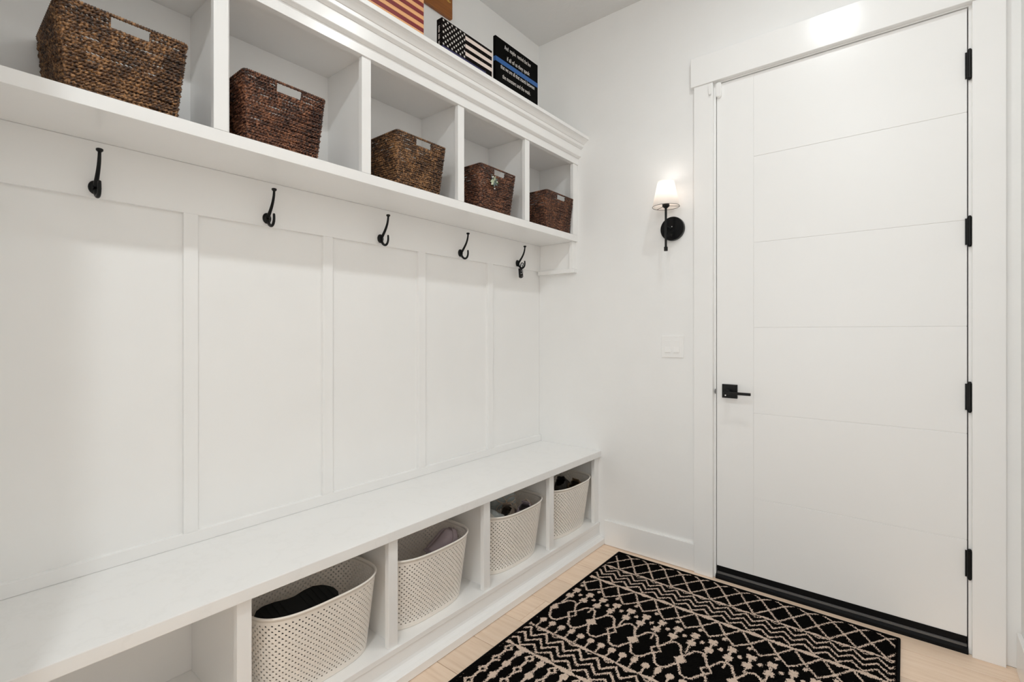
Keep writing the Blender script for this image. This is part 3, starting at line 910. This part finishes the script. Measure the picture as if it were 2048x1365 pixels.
NC, NR = 128, 28
ZA, ZB = 0.010, 0.262
def bin_meshes():
    V = []; Fc = []
    TH = 0.0018
    rings = []
    for j in range(NR + 1):
        z = ZA + (ZB - ZA) * j / NR
        a, b, xo = bin_dims(z)
        P, N = se_ring(a, b, xo, z, NC)
        # woven relief
        rel = np.array([0.0010 if (i + j) % 2 else -0.0003 for i in range(NC)])
        rings.append((P + N * rel[:, None], P - N * TH, N))
    def vid(layer, j, i): return (layer * (NR + 1) + j) * NC + (i % NC)
    for layer in (0, 1):
        for j in range(NR + 1):
            V += list(map(tuple, rings[j][layer]))
    hol = [(0.20, 0.24), (0.82, 0.20), (0.84, 0.52), (0.34, 0.84)]
    for j in range(NR):
        for i in range(NC):
            o4 = [vid(0, j, i), vid(0, j, i + 1), vid(0, j + 1, i + 1), vid(0, j + 1, i)]
            i4 = [vid(1, j, i), vid(1, j, i + 1), vid(1, j + 1, i + 1), vid(1, j + 1, i)]
            if (i + j) % 2 == 0 and 0 < j < NR - 1:
                po = [np.array(V[q]) for q in o4]; pi = [np.array(V[q]) for q in i4]
                ids = []
                for P4 in (po, pi):
                    hh = []
                    for (u, w) in hol:
                        p = P4[0] * (1 - u) * (1 - w) + P4[1] * u * (1 - w) + P4[2] * u * w + P4[3] * (1 - u) * w
                        hh.append(len(V)); V.append(tuple(p))
                    ids.append(hh)
                for q in range(4):
                    q2 = (q + 1) % 4
                    Fc.append((o4[q], o4[q2], ids[0][q2], ids[0][q]))
                    Fc.append((i4[q2], i4[q], ids[1][q], ids[1][q2]))
                    Fc.append((ids[0][q], ids[0][q2], ids[1][q2], ids[1][q]))
            else:
                Fc.append(tuple(o4)); Fc.append(tuple(reversed(i4)))
    me = mesh_np('perforated_body', np.array(V), np.array(Fc))
    # rim: band and rolled lip
    prof = [(0.0010, ZB - 0.001), (0.0012, BH - 0.006), (0.0042, BH - 0.004), (0.0050, BH - 0.0005), (0.0032, BH + 0.0018), (0.0, BH + 0.0022), (-0.0020, BH + 0.0005), (-0.0020, ZB - 0.001)]
    RV = []; RF = []
    for (off, z) in prof:
        a, b, xo = bin_dims(z)
        P, N = se_ring(a, b, xo, z, NC, off=off); RV += list(map(tuple, P))
    m = len(prof)
    for q in range(m):
        for i in range(NC):
            q2 = (q + 1) % m
            RF.append((q * NC + i, q * NC + (i + 1) % NC, q2 * NC + (i + 1) % NC, q2 * NC + i))
    rim = mesh_np('rim', np.array(RV), np.array(RF))
    # base tray
    prof = [(-0.0035, 0.0), (-0.001, 0.0008), (0.0002, 0.003), (0.0002, ZA + .0005), (-0.0018, ZA + .0005), (-0.0018, 0.003)]
    BV = []; BF = []
    for (off, z) in prof:
        a, b, xo = bin_dims(z)
        P, N = se_ring(a, b, xo, z, NC, off=off); BV += list(map(tuple, P))
    for q in range(len(prof) - 1):
        for i in range(NC):
            BF.append((q * NC + i, q * NC + (i + 1) % NC, (q + 1) * NC + (i + 1) % NC, (q + 1) * NC + i))
    bm_ = bpy.data.meshes.new('base_tray')
    bm_.from_pydata(BV, [], BF + [tuple(range(NC - 1, -1, -1)), tuple((len(prof) - 1) * NC + i for i in range(NC))]); bm_.update()
    for q in (me, rim, bm_):
        q.materials.append(MATS['ivory_plastic'])
    rim.polygons.foreach_set('use_smooth', [True] * len(rim.polygons))
    return me, rim, bm_
bmesh_body, bmesh_rim, bmesh_base = bin_meshes()
BINS = [(-1.694, 'ivory perforated bin holding an upturned black shoe, nearest the viewer'),
        (-1.236, 'ivory perforated bin with pale mauve shoes, second from the viewer'),
        (-0.702, 'ivory perforated bin heaped with laced shoes, third from the viewer'),
        (-0.224, 'ivory perforated bin of dark shoes beside the door wall')]
ZB0 = 0.1185
for y, lab in BINS:
    t = thing('storage_bin', lab, 'bin', (0.279, y, ZB0), group='perforated bins under the bench')
    for nm, me in (('perforated_body', bmesh_body), ('rim', bmesh_rim), ('base_tray', bmesh_base)):
        o = bpy.data.objects.new(nm, me); COL.objects.link(o); o.parent = t; WL[o.name] = WL[t.name]

# ------------------------------------------------------------------ shoes
def interp(t, tab):
    return float(np.interp(t, [a for a, _ in tab], [b for _, b in tab]))
WT = [(0, .020), (.06, .030), (.15, .034), (.3, .033), (.5, .038), (.72, .045), (.86, .041), (.95, .028), (1, .008)]
HT = [(0, .060), (.08, .074), (.2, .078), (.35, .080), (.46, .082), (.6, .066), (.75, .050), (.88, .040), (.96, .030), (1, .016)]
def shoe(label, loc, rot, upper, sole, lining, lace=None, L=0.25, bow=False, open_t=0.45, group=None):
    t = thing('shoe', label, 'shoe', loc, rot, group)
    n = 22; m = 8
    up = MB()
    for side in (1, -1):
        vs_ = []; fs = []
        for i in range(n + 1):
            u = i / n
            w, h = interp(u, WT), interp(u, HT)
            lim = PI / 2
            if 0.05 < u < open_t: lim = math.radians(50)
            elif u <= 0.05: lim = math.radians(62)
            for k in range(m + 1):
                a = lim * k / m
                vs_.append((u * L, side * w * math.cos(a) ** 0.65 if math.cos(a) > 1e-6 else 0.0, 0.018 + h * math.sin(a) ** 0.85))
        for i in range(n):
            for k in range(m):
                q = (i * (m + 1) + k, (i + 1) * (m + 1) + k, (i + 1) * (m + 1) + k + 1, i * (m + 1) + k + 1)
                fs.append(q if side > 0 else tuple(reversed(q)))
        up.poly(vs_, fs)
    # heel closure
    w, h = interp(0, WT), interp(0, HT)
    lim = math.radians(62)
    vs_ = []; fs = []
    for k in range(m + 1):
        a = lim * k / m
        for side in (1, -1):
            vs_.append((0.0, side * w * math.cos(a) ** 0.65, 0.018 + h * math.sin(a) ** 0.85))
    for k in range(m): fs.append((2 * k, 2 * k + 1, 2 * k + 3, 2 * k + 2))
    up.poly(vs_, fs)
    o = obj('upper', up, upper, t, local=True, smooth=True)
    md = o.modifiers.new('thickness', 'SOLIDIFY'); md.thickness = 0.003; md.offset = -1
    # sole
    out = [(u * L * 1.0, (interp(u, WT) + .004)) for u in np.linspace(0, 1, 24)]
    pr = [(x - .003 if i == 0 else x + (.003 if i == 23 else 0), y) for i, (x, y) in enumerate(out)] + [(x - .003 if i == 23 else x + (.003 if i == 0 else 0), -y) for i, (x, y) in enumerate(reversed(out))]
    obj('sole', MB().prism(pr, 'z', 0.0, 0.022), sole, t, local=True)
    ins = [(u * L, interp(u, WT) - .006) for u in np.linspace(0.03, 0.8, 14)]
    obj('insole', MB().prism([(x, y) for x, y in ins] + [(x, -y) for x, y in reversed(ins)], 'z', 0.0222, 0.026), lining, t, local=True)
    tg = [(0.40, .020, .100), (.46, .022, .088), (.55, .020, .076), (.62, .016, .070)]
    vs_ = [(u * L, s * w_, 0.018 + z_ - 0.018 + 0.004) for u, w_, z_ in tg for s in (1, -1)]
    to = obj('tongue', MB().poly(vs_, [(0, 1, 3, 2), (2, 3, 5, 4), (4, 5, 7, 6)]), upper, t, local=True)
    md = to.modifiers.new('thickness', 'SOLIDIFY'); md.thickness = 0.004
    if lace:
        lc = MB()
        for q in range(5):
            u = 0.44 + 0.045 * q
            h = 0.018 + interp(u + .02, HT) + 0.005
            w_ = 0.022
            lc.tube([(u * L, -w_, h - .008), (u * L + .005, 0, h + .003), (u * L + .010, w_, h - .008)], 0.0021, 6)
            lc.tube([(u * L + .010, -w_, h - .008), (u * L + .005, 0, h + .005), (u * L, w_, h - .008)], 0.0021, 6)
        lo_ = obj('laces', lc, lace, t, local=True, smooth=True)
        if bow:
            bw = MB()
            h = 0.105
            for s, ph in ((1, .2), (-1, -.3)):
                pts = []
                for q in range(25):
                    a = 2 * PI * q / 24
                    pts.append((0.43 * L + ph * 0.02 + 0.010 * math.sin(a), s * (0.024 - 0.024 * math.cos(a)), h + 0.026 * math.sin(a / 2) + 0.012 * math.sin(a)))
                bw.tube(pts, 0.0019, 6)
            bw.tube([(0.43 * L, 0, h), (0.40 * L, 0.02, h + .004), (0.36 * L, 0.045, h - .012), (0.37 * L, 0.055, h - .045)], 0.0019, 6)
            bw.tube([(0.43 * L, 0, h), (0.47 * L, -0.02, h + .006), (0.52 * L, -0.042, h - .014), (0.50 * L, -0.052, h - .05)], 0.0019, 6)
            obj('lace_bow', bw, lace, lo_, local=True, smooth=True)
    return t
R = math.radians
# upturned black shoe
t = thing('upturned_shoe', 'black shoe lying upside down with its sole showing in the nearest bin', 'shoe', (0.292, -1.868, 0.352), (R(6), R(2), R(86)))
HW = [(0, .020), (.05, .040), (.14, .052), (.28, .053), (.42, .045), (.52, .046), (.66, .060), (.80, .066), (.91, .054), (.97, .034), (1, .014)]
out = [(u * 0.255, interp(u, HW)) for u in np.linspace(0, 1, 40)]
pr = out + [(x, -y) for x, y in reversed(out)]
obj('sole', MB().prism(pr, 'z', -0.022, 0.0), 'shoe_black', t, local=True)
for q in range(11):
    u = 0.08 + 0.085 * q
    if 0.40 < u < 0.55: continue
    hw = interp(u, HW) - 0.010
    obj('tread_bar', MB().box(u * 0.255 - .004, u * 0.255 + .004, -hw, hw, 0.0, 0.0022, 0.001), 'shoe_black', t, local=True)
ub = MB()
ring_n = 40
lay = [(1.0, -0.022), (0.98, -0.045), (0.88, -0.068), (0.60, -0.082)]
for sc_, z in lay:
    ub.v += [(0.1275 + (x - 0.1275) * sc_, y * sc_, z) for x, y in pr]
nn_ = len(pr)
for q in range(len(lay) - 1):
    for i in range(nn_):
        ub.f.append((q * nn_ + i, q * nn_ + (i + 1) % nn_, (q + 1) * nn_ + (i + 1) % nn_, (q + 1) * nn_ + i))
ub.f.append(tuple((len(lay) - 1) * nn_ + i for i in range(nn_)))
obj('upper', ub, 'shoe_black', t, local=True, smooth=True)

# second bin
shoe('pale mauve shoe propped toe up at the right of the second bin', (0.292, -1.120, 0.205), (R(-6), R(-66), R(80)), 'shoe_mauve', 'shoe_mauve', 'shoe_lining', None, 0.18, group='shoes in the second bin')
shoe('pale mauve shoe lying low in the middle of the second bin', (0.285, -1.350, 0.190), (R(6), R(-24), R(84)), 'shoe_mauve', 'shoe_mauve', 'shoe_lining', None, 0.18, group='shoes in the second bin')
# third bin
shoe('taupe shoe with beige lace bow at the left of the third bin', (0.362, -0.765, 0.286), (R(-6), R(2), R(122)), 'shoe_taupe', 'sole_white', 'shoe_lining', 'lace_beige', 0.19, True, group='shoes in the third bin')
shoe('grey shoe with rounded toe up at the back of the third bin', (0.188, -0.700, 0.330), (R(6), R(-10), R(74)), 'shoe_grey', 'shoe_grey', 'shoe_lining', None, 0.16, group='shoes in the third bin')
shoe('mauve shoe with wine red lining at the right of the third bin', (0.366, -0.668, 0.284), (R(4), R(2), R(106)), 'shoe_mauve', 'sole_white', 'shoe_wine', 'lace_beige', 0.138, group='shoes in the third bin')
shoe('grey shoe at the left end of the third bin', (0.322, -0.828, 0.268), (R(0), R(-70), R(262)), 'shoe_grey', 'sole_white', 'shoe_lining', None, 0.125, group='shoes in the third bin')
# fourth bin
shoe('black laced shoe in the middle of the corner bin', (0.352, -0.292, 0.310), (R(-6), R(2), R(114)), 'shoe_dark', 'shoe_dark', 'shoe_lining', 'lace_grey', 0.20, True, group='shoes in the corner bin')
shoe('dark brown shoe at the right of the corner bin', (0.362, -0.215, 0.288), (R(6), R(-2), R(95)), 'shoe_brown', 'shoe_dark', 'shoe_lining', None, 0.155, group='shoes in the corner bin')

# ------------------------------------------------------------------ rug
RX0, RX1, RY1, RY0 = 0.590, 1.802, -0.064, -1.895
RZ = 0.009
ST = 0.0045
nx = int((RX1 - RX0) / ST) + 1; ny = int((RY1 - RY0) / ST) + 1
gx = np.linspace(RX0, RX1, nx); gy = np.linspace(RY0, RY1, ny)
GX, GY = np.meshgrid(gx, gy)          # [ny, nx]
SDF = np.full(GX.shape, 0.05)
def _win(x0, x1, y0, y1, pad=0.02):
    i0 = max(0, int((min(x0, x1) - pad - RX0) / (RX1 - RX0) * (nx - 1))); i1 = min(nx, int((max(x0, x1) + pad - RX0) / (RX1 - RX0) * (nx - 1)) + 2)
    j0 = max(0, int((min(y0, y1) - pad - RY0) / (RY1 - RY0) * (ny - 1))); j1 = min(ny, int((max(y0, y1) + pad - RY0) / (RY1 - RY0) * (ny - 1)) + 2)
    return slice(j0, j1), slice(i0, i1)
def seg(a, b, w=0.0085, w2=None):
    jj, ii = _win(a[0], b[0], a[1], b[1])
    if jj.stop <= jj.start or ii.stop <= ii.start: return
    X = GX[jj, ii]; Y = GY[jj, ii]
    dx, dy = b[0] - a[0], b[1] - a[1]; L2 = dx * dx + dy * dy + 1e-12
    u = np.clip(((X - a[0]) * dx + (Y - a[1]) * dy) / L2, 0, 1)
    d = np.hypot(X - a[0] - u * dx, Y - a[1] - u * dy)
    ww = w if w2 is None else w + (w2 - w) * u
    SDF[jj, ii] = np.minimum(SDF[jj, ii], d - ww / 2)
def pline(pts, w=0.0085):
    for a, b in zip(pts[:-1], pts[1:]): seg(a, b, w)
def blob(c, rx, ry=None):
    ry = ry or rx
    jj, ii = _win(c[0] - rx, c[0] + rx, c[1] - ry, c[1] + ry)
    if jj.stop <= jj.start or ii.stop <= ii.start: return
    X = (GX[jj, ii] - c[0]) / rx; Y = (GY[jj, ii] - c[1]) / ry
    SDF[jj, ii] = np.minimum(SDF[jj, ii], (np.hypot(X, Y) - 1) * min(rx, ry))
def diamond(c, rx, ry):
    jj, ii = _win(c[0] - rx, c[0] + rx, c[1] - ry, c[1] + ry)
    if jj.stop <= jj.start or ii.stop <= ii.start: return
    d = (np.abs(GX[jj, ii] - c[0]) / rx + np.abs(GY[jj, ii] - c[1]) / ry - 1) * min(rx, ry) * 0.7
    SDF[jj, ii] = np.minimum(SDF[jj, ii], d)
def flower(c, r):
    for k in range(4):
        a = PI / 4 + k * PI / 2 + random.uniform(-.25, .25)
        blob((c[0] + r * .62 * math.cos(a), c[1] + r * .62 * math.sin(a)), r * .52, r * .52)
    blob(c, r * .55)
def rings(x0, p):
    return [x0 + p * k for k in range(-1, int((RX1 - x0) / p) + 2)]
jit = lambda s=0.003: random.uniform(-s, s)
def leafline(y, xs, wthin=0.007, wfat=0.017, amp=0.006):
    wfat *= 1.4
    for q, (a, b) in enumerate(zip(xs[:-1], xs[1:])):
        m = ((a + b) / 2, y - amp * (1 if q % 2 else -1) * 0.5)
        seg((a, y), m, wthin, wfat); seg(m, (b, y), wfat, wthin)
def band_diamond():
    hx, hy_ = 0.0452, 0.0715
    for x in rings(0.680, 2 * hx):
        for s in (1, -1):
            pts = [(x, -0.243), (x + s * hx, -0.1715), (x + 2 * s * hx, -0.100), (x + 2.9 * s * hx, -0.070)]
            pline([(p[0] + jit(.002), p[1]) for p in pts], 0.0085)
def zig(x0, p, ytop, ybot, w=0.0090):
    xs = rings(x0, p)
    for x in xs:
        pline([(x, ytop), (x + p * 0.47, ybot), (x + p, ytop)], w)
def notch(x0, p, y, d=0.016):
    for x in rings(x0, p):
        seg((x + p * .18, y), (x + p * .47, y - d), 0.0065); seg((x + p * .47, y - d), (x + p * .80, y), 0.0065)
band_diamond()
leafline(-0.248, rings(0.680, 0.0904), 0.0070, 0.0115, 0.006)
notch(0.608, 0.0757, -0.250)
for k_ in range(3):
    zig(0.606, 0.0757, -0.263 - 0.0405 * k_, -0.308 - 0.0380 * k_)
leafline(-0.399, rings(0.655, 0.0925), 0.0085, 0.0185, 0.004)
for x in rings(0.657, 0.0925):
    for s in (1, -1):
        pline([(x, -0.400), (x + s * 0.046, -0.474), (x + s * 0.0925, -0.528)], 0.0088)
for x in rings(0.617, 0.0925): blob((x, -0.506), 0.0085, 0.0115)
p_ = 0.0686
for q, x in enumerate(rings(0.620, p_)):
    flower((x, -0.555), 0.0180); flower((x + jit(), -0.613), 0.0175)
    seg((x, -0.555), (x, -0.613), 0.010)
    blob((x + p_ / 2, -0.582), 0.0085, 0.0115)
    seg((x, -0.613), (x + jit(.006), -0.662 - (0.02 if q % 2 else 0.0)), 0.0085)
P2 = 0.0934
for q, x in enumerate(rings(0.704, P2)):
    c = x + P2 / 2
    # hexagon cell centred between two squares
    pline([(x, -0.712), (x + 0.010, -0.695), (c - 0.020, -0.655), (c, -0.644), (c + 0.020, -0.655), (x + P2 - 0.010, -0.695), (x + P2, -0.712)], 0.0095)
    pline([(x, -0.757), (x + 0.010, -0.775), (c - 0.020, -0.810), (c, -0.819), (c + 0.020, -0.810), (x + P2 - 0.010, -0.775), (x + P2, -0.757)], 0.0095)
    if q % 2 == 1:
        s = 0.0190
        pline([(x - s, -0.735), (x, -0.735 + s * 1.35), (x + s, -0.735), (x, -0.735 - s * 1.35), (x - s, -0.735)], 0.0085)
    else:
        diamond((x, -0.735), 0.0250, 0.0300)
for q in range(-1, 28):
    x = 0.632 + 0.0453 * q
    if q % 12 in (3, 9, 11):
        blob((x, -0.842), 0.0125, 0.021); seg((x, -0.842), (x, -0.815), 0.012, 0.008)
    else:
        blob((x, -0.846), 0.0150, 0.0165)
    seg((x, -0.846), (x + jit(.002), -0.895), 0.0080)
leafline(-0.902, rings(0.632, 0.0453 * 2), 0.0075, 0.0125, 0.004)
notch(0.622, 0.0766, -0.904)
for k_ in range(3):
    zig(0.622, 0.0766, -0.920 - 0.0415 * k_, -0.967 - 0.0365 * k_, 0.0098)
leafline(-1.052, rings(0.640, 0.092), 0.0085, 0.0185, 0.004)
def chains(ytop, ybot):
    for q, x in enumerate(rings(0.635, 0.0502)):
        if q % 2 == 1: ox = x
        y = ytop - 0.028
        while y > ybot + 0.01:
            if q % 2 == 1:
                s = 0.0150
                pline([(x - s, y), (x, y + s * 1.2), (x + s, y), (x, y - s * 1.2), (x - s, y)], 0.0095)
            else:
                blob((x + jit(.002), y), 0.0150, 0.0205)
            seg((x, y - 0.016), (x, y - 0.058), 0.0110)
            y -= 0.0738
chains(-1.054, -1.40)
leafline(-1.425, rings(0.640, 0.092), 0.0085, 0.0185, 0.004)
for k_ in range(3):
    zig(0.622, 0.0766, -1.440 - 0.0415 * k_, -1.487 - 0.0365 * k_, 0.0098)
leafline(-1.572, rings(0.632, 0.0906), 0.0075, 0.0125, 0.004)
for x in rings(0.657, 0.0925):
    for s in (1, -1):
        pline([(x, -1.572), (x + s * 0.046, -1.646), (x + s * 0.0925, -1.72), (x + s * 0.1387, -1.794), (x + s * 0.185, -1.868)], 0.0088)
# black selvedge
edge = np.minimum.reduce([GX - RX0, RX1 - GX, GY - RY0, RY1 - GY])
SDF = np.maximum(SDF, 0.011 - edge)
Z = RZ + rng.normal(0, 0.0006, GX.shape) - np.where(SDF < 0, 0.0, 0.0004)
Vr = np.stack([GX - 1.196, GY - RY1, Z], -1).reshape(-1, 3)
I = np.arange(nx * ny).reshape(ny, nx)
Fr = np.stack([I[:-1, :-1], I[:-1, 1:], I[1:, 1:], I[1:, :-1]], -1).reshape(-1, 4)
rug = thing('area_rug', 'black rug with cream diamond and zigzag pattern before the door', 'rug', (1.196, RY1, 0.0))
me = mesh_np('pile', Vr, Fr)
at = me.attributes.new('sdf', 'FLOAT', 'POINT'); at.data.foreach_set('value', SDF.ravel().astype(np.float32))
obj('pile', me, 'rug_pile', rug, smooth=True)
eb = MB()
eb.box(RX0, RX1, RY0, RY1, 0.0006, 0.0072)
obj('backing', eb, 'rug_edge', rug)
corners = [(RX0, RY0), (RX1, RY0), (RX1, RY1), (RX0, RY1)]
for a, b_ in zip(corners, corners[1:] + corners[:1]):
    obj('bound_edge', MB().tube([(a[0], a[1], 0.0056), (b_[0], b_[1], 0.0056)], 0.0046, 8), 'rug_edge', rug)
